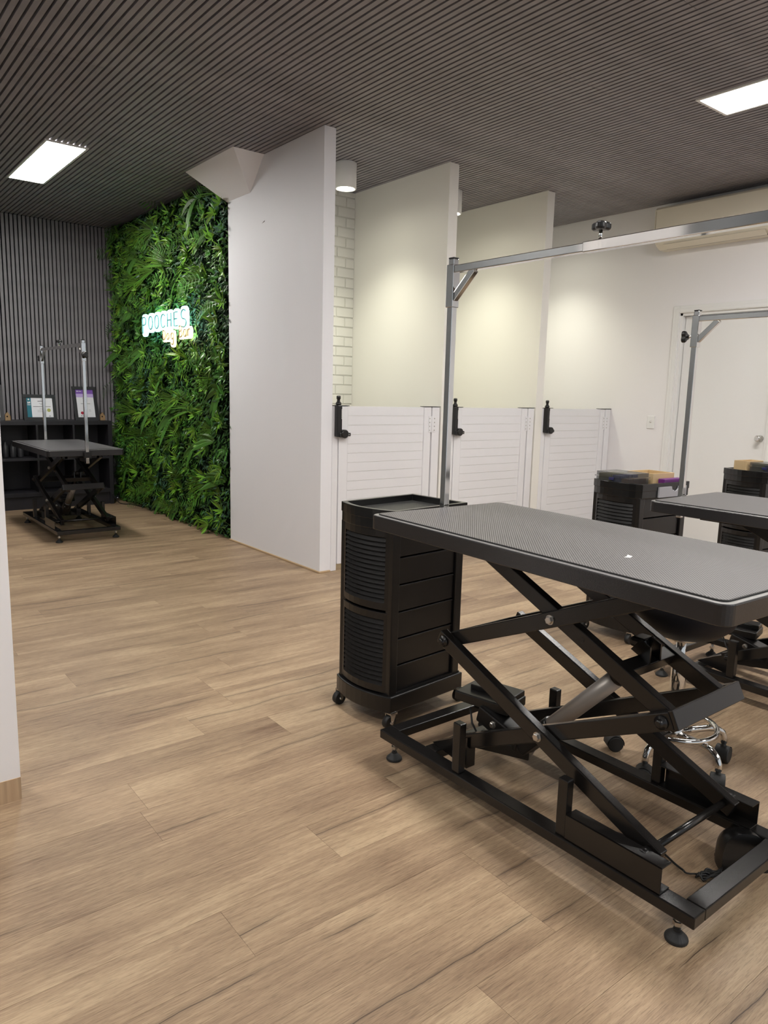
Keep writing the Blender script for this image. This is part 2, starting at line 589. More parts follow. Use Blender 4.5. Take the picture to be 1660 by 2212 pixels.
# painted brick wall in the first stall
bw = MB().box(P1[1], P2[0], 5.445, 5.56, 0, ZC+.04).build('wall_brick', 'joint')
struct(bw, 'white painted brick wall behind the first gate')
bh, bl = .0836, .24
brick_me = {}
for r in range(int(ZC/bh)+1):
    z0 = bh*r+.004; z1 = min(bh*(r+1)-.004, ZC-.002)
    if z1-z0 < .02: continue
    x = P1[1]-(.12 if r % 2 else .03)
    while x < P2[0]:
        a, b = max(x+.004, P1[1]+.001), min(x+bl-.004, P2[0]-.001)
        if b-a > .03:
            key = (round(b-a, 3), round(z1-z0, 3))
            if key not in brick_me:
                w, h = (b-a)/2, (z1-z0)/2
                brick_me[key] = MB().hexa([(-w, .009, -h), (w, .009, -h), (w-.002, 0, -h+.003), (-w+.002, 0, -h+.003),
                                           (-w, .009, h), (w, .009, h), (w-.002, 0, h-.003), (-w+.002, 0, h-.003)]).mesh('brick', 'brick')
            link('brick', brick_me[key], bw, ((a+b)/2, 5.436+random.uniform(0, .0015), (z0+z1)/2))
        x += bl

# door in the right wall
dr = MB().box(XW+.045, XW+.085, DY0+.035, DY1-.035, .008, DZ-.035).build('door_1', 'white', bevel=.002)
struct(dr, 'plain white door in the right wall')
fr = MB()
for a, b in ((DY0, DY0+.03), (DY1-.03, DY1)):
    fr.box(XW-.002, XW+.12, a, b, 0, DZ)
fr.box(XW-.002, XW+.12, DY0, DY1, DZ-.03, DZ)
fr.box(XW+.087, XW+.1, DY0+.03, DY0+.05, 0, DZ-.03).box(XW+.087, XW+.1, DY1-.05, DY1-.03, 0, DZ-.03)
fr.build('door_frame', 'white', dr, .0015)
kn = MB().lathe([(.026, 0), (.026, -.008), (.010, -.012), (.010, -.035), (.022, -.042), (.026, -.058), (.018, -.066)], (XW+.045, DY0+.085, .985), 20, axis='x')
kn.build('door_knob', 'chrome', dr)
ar = MB()
ar.box(XW-.018, XW, DY1-.008, DY1+.055, 0, DZ+.055).box(XW-.018, XW, DY0-.055, DY0+.008, 0, DZ+.055).box(XW-.018, XW, DY0, DY1, DZ-.008, DZ+.055)
ar.box(XW-.022, XW-.018, DY1-.002, DY1+.03, 0, DZ+.03).box(XW-.022, XW-.018, DY0-.03, DY0+.002, 0, DZ+.03).box(XW-.022, XW-.018, DY0, DY1, DZ-.002, DZ+.03)
struct(ar.build('trim_3', 'white', bevel=.003), 'white architrave around the door')

# ------------------------------------------------------------------ lights in the ceiling
def panel_light(x, y, label, sx=.30, sy=1.24):
    t = thing('panel_light', label, 'ceiling light', (x, y, ZC))
    f = MB()
    a, b, w = sx/2, sy/2, .018
    f.box(-a, a, -b, -b+w, -.010, 0).box(-a, a, b-w, b, -.010, 0).box(-a, -a+w, -b+w, b-w, -.010, 0).box(a-w, a, -b+w, b-w, -.010, 0)
    f.build('frame', 'frame', t)
    MB().box(-a+w, a-w, -b+w, b-w, -.007, -.002).build('diffuser', 'panel', t)
    return t
panel_light(1.637, 6.42, 'lit rectangular panel light in dark ceiling above the far table')
panel_light(4.32, 1.84, 'lit rectangular panel light in dark ceiling at the right edge', sx=.345)
panel_light(1.637, 1.70, 'lit rectangular panel light above the foreground table')
panel_light(1.637, -1.6, 'added unseen fill panel light behind the camera')  # out of view, added to raise the general brightness
panel_light(-.06, 3.75, 'added unseen fill panel light behind the white wall end', sy=.95)  # added out of view to brighten the tall partition and mid floor
panel_light(-1.05, 1.0, 'added unseen fill panel light left of the camera')  # extra fill, never in view, added for overall brightness
panel_light(4.32, -1.6, 'added unseen fill panel light behind the camera on the right')  # unseen, added to lift the light on the right side
def downlight(x, y, label):
    t = thing('downlight', label, 'downlight', (x, y, ZC), 0, 'surface downlights in the stalls')
    MB().lathe([(.080, 0), (.082, -.004), (.082, -.182), (.078, -.186), (.070, -.186), (.066, -.160)], n=28).build('can', 'white', t)
    MB().lathe([(.066, -.170), (.060, -.178), (.0, -.182)], n=24).build('lens', 'lens', t)
    l = bpy.data.lights.new('lamp', 'SPOT')
    l.energy = SPOT_POWER; l.color = (1, .985, .80); l.spot_size = R(112); l.spot_blend = 1.0; l.shadow_soft_size = .06
    lo = bpy.data.objects.new('lamp', l); COL.objects.link(lo); lo.parent = t; lo.location = (0, 0, -.20)
    return t
downlight(3.362, 4.80, 'white cylinder downlight glowing on ceiling behind the first gate')
downlight(4.465, 4.80, 'white cylinder downlight on ceiling behind the second partition')
downlight(5.58, 4.80, 'white cylinder downlight on ceiling behind the third partition')

# ------------------------------------------------------------------ gates
screw_me = MB().lathe([(.005, 0), (.004, -.003)], n=8, axis='y').mesh('screw', 'dullsteel')
def make_gate(label_):
    """local: x from 0 (left partition edge) to 1.024 (right partition edge), front face y=0"""
    t = thing('stall_gate', label_, 'gate', (0, 0, 0), 0, 'white slatted stall gates')
    zt, zb_ = 1.178, .045
    MB().box(.002, .052, -.002, .05, .0, zt).build('jamb', 'pvc', t, .004)
    MB().box(.060, .140, .0, .045, zb_, zt).build('stile', 'pvc', t, .005)
    MB().box(.855, .925, .0, .045, zb_, zt).build('stile', 'pvc', t, .005)
    MB().box(.935, 1.012, -.002, .05, .0, zt).build('hinge_post', 'pvc', t, .005)
    MB().box(.057, .145, -.004, .05, zt, zt+.004).box(.002, .054, -.006, .052, zt, zt+.004).build('cap', 'plastic', t)
    MB().box(.852, .928, -.004, .05, zt, zt+.004).box(.932, 1.014, -.006, .053, zt, zt+.004).build('cap', 'plastic', t)
    n = 17
    p = (zt-zb_)/n
    sl = MB().hexa([(.138, .010, 0), (.857, .010, 0), (.857, .036, 0), (.138, .036, 0),
                    (.138, .010, p-.0022), (.857, .010, p-.0022), (.857, .036, p-.0022), (.138, .036, p-.0022)]).mesh('board', 'pvc')
    for i in range(n):
        link('board', sl, t, (0, 0, zb_+p*i))
    MB().box(.14, .856, .014, .032, zb_+.002, zt-.004).build('core', 'joint', t)
    for zc in (1.045, .25):
        hg = MB().box(.898, .927, -.004, 0, zc-.062, zc+.062).box(.933, .966, -.006, -.002, zc-.062, zc+.062)
        hg.tube([(.930, -.006, zc-.064), (.930, -.006, zc+.064)], .006, 10)
        h = hg.build('hinge', 'pvc', t, .0015)
        for dz in (-.045, -.015, .015, .045):
            for dx, yq in ((.908, -.004), (.955, -.006)):
                link('screw', screw_me, h, (dx, yq, zc+dz))
    # magnetic latch with key housing
    L_ = MB().box(.018, .058, -.044, -.002, .965, 1.185).lathe([(.021, 1.185), (.02, 1.20), (.012, 1.208), (.010, 1.222), (.015, 1.228), (.015, 1.245), (.011, 1.25)], (.038, -.022, 0), 16)
    L_.box(.030, .105, -.050, -.003, .962, .995)
    la = L_.build('latch', 'plastic', t, .006)
    MB().lathe([(.030, 0), (.030, -.052), (.024, -.056)], (.078, -.002, .985), 20, axis='y').box(.10, .135, -.04, -.008, .968, .992).build('striker', 'plastic', la, .003)
    mk = MB()
    for i, w in enumerate((.010, .006, .010, .008, .010, .007, .010, .009)):
        mk.box(.050, .058, -.0449, -.044, 1.09+.0085*i, 1.09+.0085*i+.0055)
    mk.build('lettering', 'whitemark', la)
    MB().lathe([(.005, 0), (.004, -.002)], (.119, -.040, .98), 10, axis='y').build('rivet', 'dullsteel', la)
    return t
g = make_gate('white slatted gate nearest the tall partition, black latch at left')
g.location = (P1[1], YG+.002, 0)
for xx, lb in ((P2[1], 'middle white slatted gate, behind the chrome arm post'), (P3[1]+.0, 'white slatted gate next to the right wall, behind the dark trolley')):
    c = copy_tree(g); c.location = (xx, YG+.002, 0); c['label'] = lb

# ------------------------------------------------------------------ grooming tables
def rrect(hx, hy, r, n=6):
    pts = []
    for cx, cy, a0 in ((hx-r, hy-r, 0), (-hx+r, hy-r, 90), (-hx+r, -hy+r, 180), (hx-r, -hy+r, 270)):
        for i in range(n+1):
            a = R(a0+90*i/n)
            pts.append((cx+r*math.cos(a), cy+r*math.sin(a)))
    return pts

def hexbolt(mb, p, r, l, sx):
    """bolt head pointing along x, sx = +-1"""
    mb.lathe([(r*1.25, 0), (r*1.25, sx*.002)], p, 16, axis='x', sm=False)
    mb.lathe([(r, sx*.002), (r, sx*l), (r*.8, sx*(l+.0015))], p, 6, axis='x', sm=False)
    return mb

def knob(mb_scr, mb_k, p, d):
    """screw with a winged knob from p along d"""
    p = Vector(p); d = Vector(d).normalized()
    mb_scr.tube([p, p+d*.03], .0055, 10)
    s = d.cross(Vector((0, 0, 1)))
    if s.length < .1: s = Vector((0, 1, 0))
    s.normalize()
    pts = []
    b = d.cross(s)
    for i in range(24):
        a = 2*PI*i/24
        rr = .024+.006*math.cos(3*a)
        pts.append(s*rr*math.cos(a)+b*rr*math.sin(a))
    n = 24
    lv = []
    for h, k in ((.028, .8), (.032, 1), (.046, 1), (.050, .75)):
        lv += [p+d*h+q*k for q in pts]
    fs = []
    for j in range(3):
        for i in range(n):
            fs.append((j*n+i, j*n+(i+1) % n, (j+1)*n+(i+1) % n, (j+1)*n+i))
    fs.append(tuple(range(n-1, -1, -1))); fs.append(tuple(range(3*n, 4*n)))
    mb_k.add(lv, fs)

def make_table(label_, loc, T, top_off=(0, 0), top_rot=0., postx=.02, posttop=None, side_knob=0):
    t = thing('grooming_table', label_, 'table', (loc[0], loc[1], 0))
    hx, hy = .255, .588
    zr0, zr1 = .068, .099
    # base frame
    f = MB()
    f.box(-hx, -hx+.05, -hy, hy, zr0, zr1).box(hx-.05, hx, -hy, hy, zr0, zr1)
    f.box(-hx+.05, hx-.05, -hy, -hy+.05, zr0, zr1).box(-hx+.05, hx-.05, hy-.05, hy, zr0, zr1)
    f.box(-hx+.05, hx-.05, .352, .402, zr0, zr1)
    f.build('base_frame', 'steel', t, .003)
    for sx in (-1, 1):
        for sy in (-1, 1):
            c = (sx*(hx-.026), sy*(hy-.052), 0)
            ft = MB().lathe([(.027, 0), (.028, .004), (.027, .008), (.0255, .010), (.013, .022), (.009, .024), (.009, .030)], c, 24, sm=False).build('foot', 'rubber', t)
            MB().lathe([(.0065, .026), (.0065, zr0)], c, 10).lathe([(.012, .040), (.012, .050)], c, 6, sm=False).build('foot_rod', 'dullsteel', ft)
    for sx in (-1, 1):
        for yy in (.215, -.195):
            a = sx*(hx-.008); b = sx*(hx-.036)
            MB().box(min(a, b), max(a, b), yy-.016, yy+.016, zr1, .262).build('stop_post', 'steel', t, .003)
    for sx in (-1, 1):
        ch = MB()
        def q(a, b, y0, y1, z0, z1):
            a, b = sx*a, sx*b
            ch.box(min(a, b), max(a, b), y0, y1, z0, z1)
        q(hx-.006, hx-.010, -.495, -.212, zr1, .170)
        q(hx-.006, hx-.050, -.495, -.212, .166, .170)
        q(hx-.006, hx-.050, -.495, -.212, zr1, zr1+.004)
        ch.build('slide_rail', 'steel', t, .0015)
    # scissor levers; heights scale with the lift
    k = (T-.062-.157)/(.803-.157)
    L0, r_ = .757, .330
    sh = math.sqrt(max(L0**2-(r_*k)**2, .01))/math.sqrt(L0**2-r_**2)
    def P(y, z):
        return (.266+(y-.266)*sh, .157+(z-.157)*k)
    A = (P(-.429, .160), P(.339, .485))
    B = (P(.266, .157), P(-.414, .487))
    C = (P(.339, .485), P(-.400, .803))
    D = (P(-.414, .487), P(.266, .803))
    def mid(U, V):
        (x1, y1), (x2, y2) = U; (x3, y3), (x4, y4) = V
        d = (x1-x2)*(y3-y4)-(y1-y2)*(x3-x4)
        s = ((x1-x3)*(y3-y4)-(y1-y3)*(x3-x4))/d
        return (x1+s*(x2-x1), y1+s*(y2-y1))
    mAB, mCD = mid(A, B), mid(C, D)
    lw, lh = .029, .046
    def lever(seg, xc, ext=.028):
        (ya, za), (yb, zb2) = seg
        d = Vector((0, yb-ya, zb2-za)).normalized()*ext
        return MB().bar(Vector((xc, ya, za))-d, Vector((xc, yb, zb2))+d, lw, lh, (0, 0, 1))
    layer = {'A': .184, 'B': .152, 'C': .152, 'D': .120}
    for sx in (-1, 1):
        for nm, seg in (('A', A), ('B', B), ('C', C), ('D', D)):
            o = lever(seg, sx*layer[nm]).build('lever', 'steel', t, .003)
            bo = MB()
            xo_ = sx*(layer[nm]+lw/2)
            if nm == 'A':
                hexbolt(bo, (xo_, *mAB), .0115, .009, sx)
                o2 = bo.build('bolt', 'dullsteel', o)
                b2 = MB().lathe([(.018, 0), (.018, sx*.005), (.011, sx*.006), (.011, sx*.014), (.006, sx*.018)], (xo_, *A[1]), 16, axis='x')
                b2.build('pivot_cap', 'plastic', o)
            elif nm == 'C':
                hexbolt(bo, (xo_, *mCD), .0115, .009, sx)
                bo.build('bolt', 'dullsteel', o)
            elif nm == 'B':
                for pp in B:
                    bo.lathe([(.018, 0), (.018, sx*.005), (.011, sx*.006), (.011, sx*.014), (.006, sx*.018)], (xo_, *pp), 16, axis='x')
                bo.build('pivot_cap', 'plastic', o)
            else:
                tq = .40
                yy = D[0][0]+(D[1][0]-D[0][0])*tq; zz = D[0][1]+(D[1][1]-D[0][1])*tq
                bo.lathe([(.008, 0), (.007, sx*.0015)], (xo_, yy, zz), 12, axis='x')
                bo.build('bolt', 'plastic', o)
    xi = .137
    def dirv(seg):
        return Vector((0, seg[1][0]-seg[0][0], seg[1][1]-seg[0][1])).normalized()
    # end crosspieces
    dB = dirv(B); e = Vector((0, *B[1]))+dB*.034
    cb = MB().bar(e+Vector((-.166, 0, 0)), e+Vector((.166, 0, 0)), .012, lh+.004, dB.cross(Vector((1, 0, 0))))
    cb.build('crossbar', 'steel', t, .002)
    dC = dirv(C); e = Vector((0, *C[0]))-dC*.024
    MB().bar(e+Vector((-.166, 0, 0)), e+Vector((.166, 0, 0)), .012, lh, dC.cross(Vector((1, 0, 0)))).build('crossbar', 'steel', t, .002)
    tq = .225
    dy, dz = D[0][0]+(D[1][0]-D[0][0])*tq, D[0][1]+(D[1][1]-D[0][1])*tq
    dD = dirv(D)
    MB().bar((-.108, dy, dz), (.108, dy, dz), .040, .036, dD.cross(Vector((1, 0, 0)))).build('crossbar', 'steel', t, .002)
    for s_ in (-1, 1):
        br = MB()
        br.hexa([Vector((s_*.026-.003, dy, dz))+dD*a+dD.cross(Vector((1, 0, 0)))*b for a, b in ((-.02, -.018), (.045, -.018), (.035, -.06), (.0, -.06))] +
                [Vector((s_*.026+.003, dy, dz))+dD*a+dD.cross(Vector((1, 0, 0)))*b for a, b in ((-.02, -.018), (.045, -.018), (.035, -.06), (.0, -.06))])
        br.build('bracket', 'steel', t)
    MB().bar((.0, dy+.035, dz+.045), (.062, dy+.035, dz+.045), .05, .03).build('bracket', 'plastic', t, .01)
    # slide roller rod and upper rod
    MB().tube([(-.168, *A[0]), (.168, *A[0])], .010, 14).build('roller_rod', 'steel', t)
    for s_ in (-1, 1):
        MB().lathe([(.014, 0), (.014, s_*.026), (.010, s_*.028)], (s_*.200, *A[0]), 20, axis='x').build('roller', 'plastic', t)
    # B mounts on the base cross tube
    for s_ in (-1, 1):
        MB().hexa([(s_*.152-.004+o_, y, z) for o_ in (-.019, .019) for y, z in ((B[0][0]-.03, .06+.02), (.40, .105), (B[0][0]+.05, .15), (B[0][0]-.03, .185))]).build('mount', 'steel', t)
    # actuator: tube, rod, collar, motor, boxes
    a0 = Vector((0, .165, .125)); a1 = Vector((0, dy+.034, dz-.016))
    ad = (a1-a0).normalized()
    La = (a1-a0).length
    act = MB().tube([a0+ad*.17, a0+ad*(La-.075)], .0262, 24).build('actuator', 'alu', t)
    MB().tube([a0+ad*(La-.078), a0+ad*(La-.062)], .0272, 24).tube([a0+ad*(La-.07), a1], .0125, 14).tube([a1-Vector((.02, 0, 0)), a1+Vector((.02, 0, 0))], .012, 14).build('actuator_rod', 'plastic', act)
    MB().bar(a0+ad*.02, a0+ad*.15, .060, .056).tube([a0+ad*.12, a0+ad*.185], .032, 20).build('actuator_collar', 'plastic', act, .006)
    mo = MB().tube([(0, .235, .19), (0, .235, .095)], .036, 20).bar((0, .15, .155), (0, .33, .20), .075, .06).build('motor', 'plastic', t, .006)
    hb = MB(); hexbolt(hb, (-.0375, .255, .185), .010, .008, -1); hb.build('bolt', 'dullsteel', mo)
    cbx = MB().bar((.015, .445, .232), (.06, .24, .232), .13, .034).build('control_box', 'plastic', t, .004)
    MB().bar((.045, .42, .256), (.085, .25, .258), .075, .02).build('lid', 'plastic', cbx, .003)
    MB().bar((-.055, .30, .125), (.02, .13, .128), .075, .04).build('power_supply', 'plastic', t, .004)
    MB().tube([(-.04, .36, .21), (-.06, .33, .17), (-.055, .30, .13), (-.05, .29, .135)], .0035, 8).build('lead', 'cord', t)
    # tabletop
    tp = bpy.data.objects.new('tabletop', None)
    tb = MB()
    tx, ty = .306, .633
    cR = Matrix.Rotation(top_rot, 2)
    def rp(pts):
        return [tuple(cR @ Vector(p)+Vector(top_off)) for p in pts]
    outer = rrect(tx, ty, .030)
    tb.prism(rp(outer), T-.047, T)
    top = tb.build('tabletop', 'rim', t, .0025)
    MB().prism(rp(rrect(tx-.0025, ty-.0025, .029)), T-.002, T+.0012).build('rim_sheen', 'rimsheen', top, .001)  # thin layer carrying the painted sheen of the rim top
    MB().prism(rp(rrect(tx-.016, ty-.016, .022)), T-.001, T+.0045).build('mat_edge', 'matedge', top)
    MB().prism(rp(rrect(tx-.0185, ty-.0185, .020)), T+.003, T+.0052).build('rubber_mat', 'matt', top)
    u = MB()
    for s_ in (-1, 1):
        u.box(s_*.137-.02, s_*.137+.02, -.46, .46, T-.075, T-.047)
    u.box(-.137, .137, -.46, -.42, T-.075, T-.047).box(-.137, .137, .42, .46, T-.075, T-.047)
    u.build('under_frame', 'steel', t)
    # chrome arms: a post at either end and the bar across the top
    pt = posttop or T+.865
    pxs = postx
    for sy in (1, -1):
        yy = sy*(ty+.014)+top_off[1]
        po = MB().box(pxs-.0125, pxs+.0125, yy-.0125, yy+.0125, T-.105, pt).build('arm_post', 'chrome', t, .0025)
        MB().box(pxs-.0125, pxs+.0125, yy-.0125, yy+.0125, pt, pt+.004).box(pxs-.0125, pxs+.0125, yy-.0125, yy+.0125, T-.109, T-.105).build('end_cap', 'plastic', po)
        MB().box(pxs-.0165, pxs+.0165, yy-.0165, yy+.0165, pt-.165, pt-.020).build('sleeve', 'chrome', po, .002)
        MB().bar((pxs, yy-sy*.010, pt-.135), (pxs, yy-sy*.105, pt-.046), .020, .024).build('brace', 'chrome', po, .002)
        if side_knob:
            MB().lathe([(.006, 0), (.006, sy*.006), (.004, sy*.008)], (pxs, yy+sy*.0165, pt-.115), 12, axis='y').build('set_screw', 'dullsteel', po)
        else:
            s_, k_ = MB(), MB()
            knob(s_, k_, (pxs, yy+sy*.015, pt-.115), (0, sy, 0))
            s_.build('knob_screw', 'chrome', po); k_.build('knob', 'plastic', po, .002)
        MB().box(pxs-.028, pxs+.030, yy-.02, yy+.022, T-.06, T-.012).box(pxs-.022, pxs+.03, yy-sy*.09-.02, yy-sy*.09+.05, T-.095, T-.062).build('clamp', 'plastic', po, .004)
    bz = pt-.036
    yA, yB_ = (ty+.014)+top_off[1], -(ty+.014)+top_off[1]
    ba = MB().box(pxs-.0125, pxs+.0125, yA-.60, yA-.012, bz-.0125, bz+.0125).build('overhead_bar', 'chrome', t, .0025)
    MB().box(pxs-.0148, pxs+.0148, yB_+.012, yA-.555, bz-.0148, bz+.0148).build('outer_bar', 'chrome', ba, .0025)
    s_, k_ = MB(), MB()
    knob(s_, k_, (pxs, yA-.605, bz+.014), (0, 0, 1))
    s_.build('knob_screw', 'chrome', ba); k_.build('knob', 'plastic', ba, .002)
    return t

make_table('large black scissor-lift grooming table in the foreground', (1.772, 1.313), .865, (-.008, -.012), R(-2.4), .058, 1.740, 1)
make_table('black grooming table at the right, in front of the loaded trolley', (3.300, 1.205), .820, (0, 0), 0, .0, 1.685)
make_table('black grooming table with chrome arm frame at the far slatted wall', (1.800, 6.775), .752, (.005, .05), R(0), .0, 1.630)

# small scrap on the mat
sc_ = MB().add([(0, 0, 0), (.016, .004, .001), (.012, .016, .0035), (-.003, .009, .002)], [(0, 1, 2, 3)]).add([(-.003, .009, .002), (-.014, .010, .001), (0, 0, 0)], [(0, 1, 2)])
so = sc_.build('paper_scrap', 'whitemark', loc=(1.642, 1.045, .8704), fix=False)
tag(so, 'tiny white scrap lying on the foreground table mat', 'scrap')

# ------------------------------------------------------------------ trolleys
def make_trolley(label_, loc, rz, grey_drawer=False):
    t = thing('salon_trolley', label_, 'trolley', (loc[0], loc[1], 0), rz, 'black louvred trolleys')
    hx, hy, bow = .195, .15, .038
    def fx(y, w=hy, b=bow, x=hx):
        return -(x+b*(1-(y/w)**2))
    def plan(x, y, b, n=10):
        pts = [(fx(-y+2*y*i/n, y, b, x), y-2*y*i/n) if False else (-(x+b*(1-((y-2*y*i/n)/y)**2)), y-2*y*i/n) for i in range(n+1)]
        return pts+[(x, -y), (x, y)]
    # skirt base
    MB().prism(plan(hx+.012, hy+.012, bow), .062, .128).build('base', 'plastic', t, .004)
    for sx in (-1, 1):
        for sy in (-1, 1):
            c = (sx*(hx-.005), sy*(hy-.0), 0)
            cs = MB().lathe([(.026, -.012), (.026, .012)], (c[0]+sx*.012, c[1], .0262), 20, axis='y').build('caster', 'rubber', t)
            cm = MB().hexa([(c[0]+sx*o-.002*0, c[1]+y, z) for y in (-.017, -.0135) for o, z in ((-.010, .064), (.018, .064), (.016, .022), (.006, .022))])
            cm.hexa([(c[0]+sx*o, c[1]+y, z) for y in (.0135, .017) for o, z in ((-.010, .064), (.018, .064), (.016, .022), (.006, .022))])
            cm.box(c[0]-.016, c[0]+.016, c[1]-.017, c[1]+.017, .056, .064)
            cm.lathe([(.006, -.019), (.006, .019)], (c[0]+sx*.012, c[1], .0262), 10, axis='y')
            cm.build('caster_fork', 'dullsteel', cs)
    zb_, zt = .128, .775
    # uprights
    for x, y in ((-hx+.010, -hy+.018), (-hx+.010, hy-.018), (hx-.02, -hy+.018), (hx-.02, hy-.018)):
        MB().box(x-.020, x+.020, y-.018, y+.018, zb_, zt).build('upright', 'plastic', t, .004)
    # louvred curved fronts, upper and lower
    n = 8
    yi = hy-.03
    def arc_strip(y0, y1, z0, z1, out, th, mb, m=n):
        vs = []
        for i in range(m+1):
            y = y0+(y1-y0)*i/m
            x = fx(y)
            vs += [(x-out, y, z0), (x-out, y, z1), (x-out+th, y, z1), (x-out+th, y, z0)]
        fs = [(0, 1, 2, 3), (4*m+3, 4*m+2, 4*m+1, 4*m)]
        for i in range(m):
            for j in range(4):
                fs.append((4*i+j, 4*i+(j+1) % 4, 4*i+4+(j+1) % 4, 4*i+4+j))
        mb.add(vs, fs)
    for z0, z1 in ((.135, .452), (.462, .770)):
        d = MB()
        arc_strip(-hy+.004, hy-.004, z0, z0+.028, .0, .012, d)
        arc_strip(-hy+.004, hy-.004, z1-.028, z1, .0, .012, d)
        arc_strip(-hy+.004, -yi+.006, z0, z1, .0, .012, d, 2)
        arc_strip(yi-.006, hy-.004, z0, z1, .0, .012, d, 2)
        arc_strip(-yi, yi, z0+.02, z1-.02, -.012, .004, d)
        door = d.build('louvre_panel', 'plastic', t, .0015)
        ns = 14
        pz = (z1-z0-.056)/ns
        s_ = MB()
        vs = []
        for i in range(n+1):
            y = -yi+.006+(2*yi-.012)*i/n
            x = fx(y)
            vs += [(x-.001, y, 0), (x+.007, y, pz-.002), (x+.012, y, pz-.004), (x+.005, y, 0)]
        fs = [(0, 1, 2, 3), (4*n+3, 4*n+2, 4*n+1, 4*n)]
        for i in range(n):
            for j in range(4):
                fs.append((4*i+j, 4*i+(j+1) % 4, 4*i+4+(j+1) % 4, 4*i+4+j))
        s_.add(vs, fs)
        sm = s_.mesh('slat', 'louvre')
        for i in range(ns):
            link('slat', sm, door, (0, 0, z0+.028+pz*i))
    # back panel and drawers facing -y
    MB().box(hx-.012, hx-.004, -hy+.03, hy-.03, zb_, zt).box(-hx+.02, hx-.02, hy-.02, hy-.012, zb_, zt).build('back_panel', 'plastic', t)
    nd = 6
    pz = (zt-zb_-.01)/nd
    for i in range(nd):
        za = zb_+.008+pz*i
        dd = MB().box(-hx+.034, hx-.044, -hy+.012, hy-.03, za, za+pz-.006)
        dd.box(-hx+.034, hx-.044, -hy+.0095, -hy+.012, za+pz-.012, za+pz-.006)
        dd.build('drawer', 'plastic', t, .002)
    MB().box(-hx-.01, hx+.004, -hy, hy, zb_-.001, zb_+.006).build('floor_panel', 'plastic', t)
    # curved top band and tray
    top = MB().prism(plan(hx+.004, hy+.004, bow), .770, .812).build('top_band', 'gloss', t, .003)
    rim = MB()
    po, pi_ = plan(hx+.006, hy+.006, bow), plan(hx-.012, hy-.012, bow)
    m_ = len(po)
    vs = [(*p, .808) for p in po]+[(*p, .846) for p in po]+[(*p, .846) for p in pi_]+[(*p, .818) for p in pi_]
    fs = []
    for j in range(3):
        for i in range(m_):
            fs.append((j*m_+i, j*m_+(i+1) % m_, (j+1)*m_+(i+1) % m_, (j+1)*m_+i))
    fs.append(tuple(range(m_-1, -1, -1)))
    rim.add(vs, fs)
    tr = rim.build('tray', 'gloss', t, .002)
    MB().prism(plan(hx-.012, hy-.012, bow), .812, .820).build('tray_floor', 'tray', tr)
    MB().box(.035, .062, -hy-.012, -hy-.004, .782, .806).build('drawer_tab', 'greydrawer', t, .002)
    if grey_drawer:
        g_ = MB()
        n_ = 10
        x0, x1 = -.07, hx-.03
        xm = (x0+x1)/2+.02; r_ = .032
        pts = [(x0, .772), (x1, .772), (x1, .826)]
        pts += [(xm+r_*math.cos(PI*i/n_), .826-r_*.85*math.sin(PI*i/n_)) for i in range(n_+1)]
        pts += [(x0, .826)]
        k_ = len(pts)
        g_.add([(x, -hy-.014, z) for x, z in pts]+[(x, -hy-.005, z) for x, z in pts],
               [tuple(range(k_)), tuple(range(2*k_-1, k_-1, -1))]+[(i, k_+i, k_+(i+1) % k_, (i+1) % k_) for i in range(k_)])
        g_.build('grey_drawer_front', 'greydrawer', t)['label'] = 'grey drawer front with a half-round finger notch'
    return t
make_trolley('black louvred trolley with empty top tray, behind the foreground table', (1.866, 2.215), R(5.0))
make_trolley('black louvred trolley with clear case and wooden box on top', (3.545, 2.225), R(-4), True)
make_trolley('black louvred trolley by the door at the right edge', (4.930, 2.205), R(-8))

def organiser(loc, rz, label_):
    t = thing('organiser_case', label_, 'case', loc, rz, 'clear organiser cases on trolleys')
    w, d, h = .082, .105, .070
    b = MB()
    b.box(-w, w, -d, d, 0, .003).box(-w, w, -d, -d+.003, .003, h*.62).box(-w, w, d-.003, d, .003, h*.62).box(-w, -w+.003, -d+.003, d-.003, .003, h*.62).box(w-.003, w, -d+.003, d-.003, .003, h*.62)
    b.build('tray', 'case', t)
    l = MB().box(-w-.006, w+.006, -d-.006, d+.006, h*.62, h*.62+.005).box(-w, w, -d, -d+.003, h*.62+.005, h).box(-w, w, d-.003, d, h*.62+.005, h).box(-w, -w+.003, -d+.003, d-.003, h*.62+.005, h).box(w-.003, w, -d+.003, d-.003, h*.62+.005, h)
    l.box(-w, w, -d, d, h-.003, h)
    l.build('lid', 'case', t)
    rows = [('olive_contents', 'olive', .012, d-.008, .062), ('navy_contents', 'navy', -.045, .008, .060), ('brown_contents', 'brown', -d+.008, -.05, .045)]
    for nm, m_, y0, y1, hh in rows:
        c = MB()
        for i in range(3):
            x0 = -w+.006+i*(2*w-.012)/3
            c.box(x0+.002, x0+(2*w-.012)/3-.002, y0, y1, .003, hh-.004*random.random())
        c.build('contents', m_, t, .004)
    MB().box(-w-.010, -w-.006, -.016, .016, .03, .046).build('catch', 'navy', t, .002)
    return t
def wood_box(loc, rz, label_, lx=.085, ly=.062, h=.055):
    t = thing('wooden_box', label_, 'box', loc, rz, 'open pale wooden boxes on trolleys')
    MB().box(-lx, lx, -ly, ly, 0, .006).build('bottom', 'pine', t)
    for a in ((-lx, lx, -ly, -ly+.008), (-lx, lx, ly-.008, ly), (-lx, -lx+.008, -ly+.008, ly-.008), (lx-.008, lx, -ly+.008, ly-.008)):
        MB().box(*a, .006, h).build('side', 'pine', t, .001)
    return t
ZT = .8204
organiser((3.418, 2.262, ZT), R(-4), 'smoky clear organiser case beside the wooden box, on the left trolley')
wood_box((3.622, 2.222, ZT), R(-6), 'open pale wooden box beside the clear case on the trolley', .088, .085, .066)
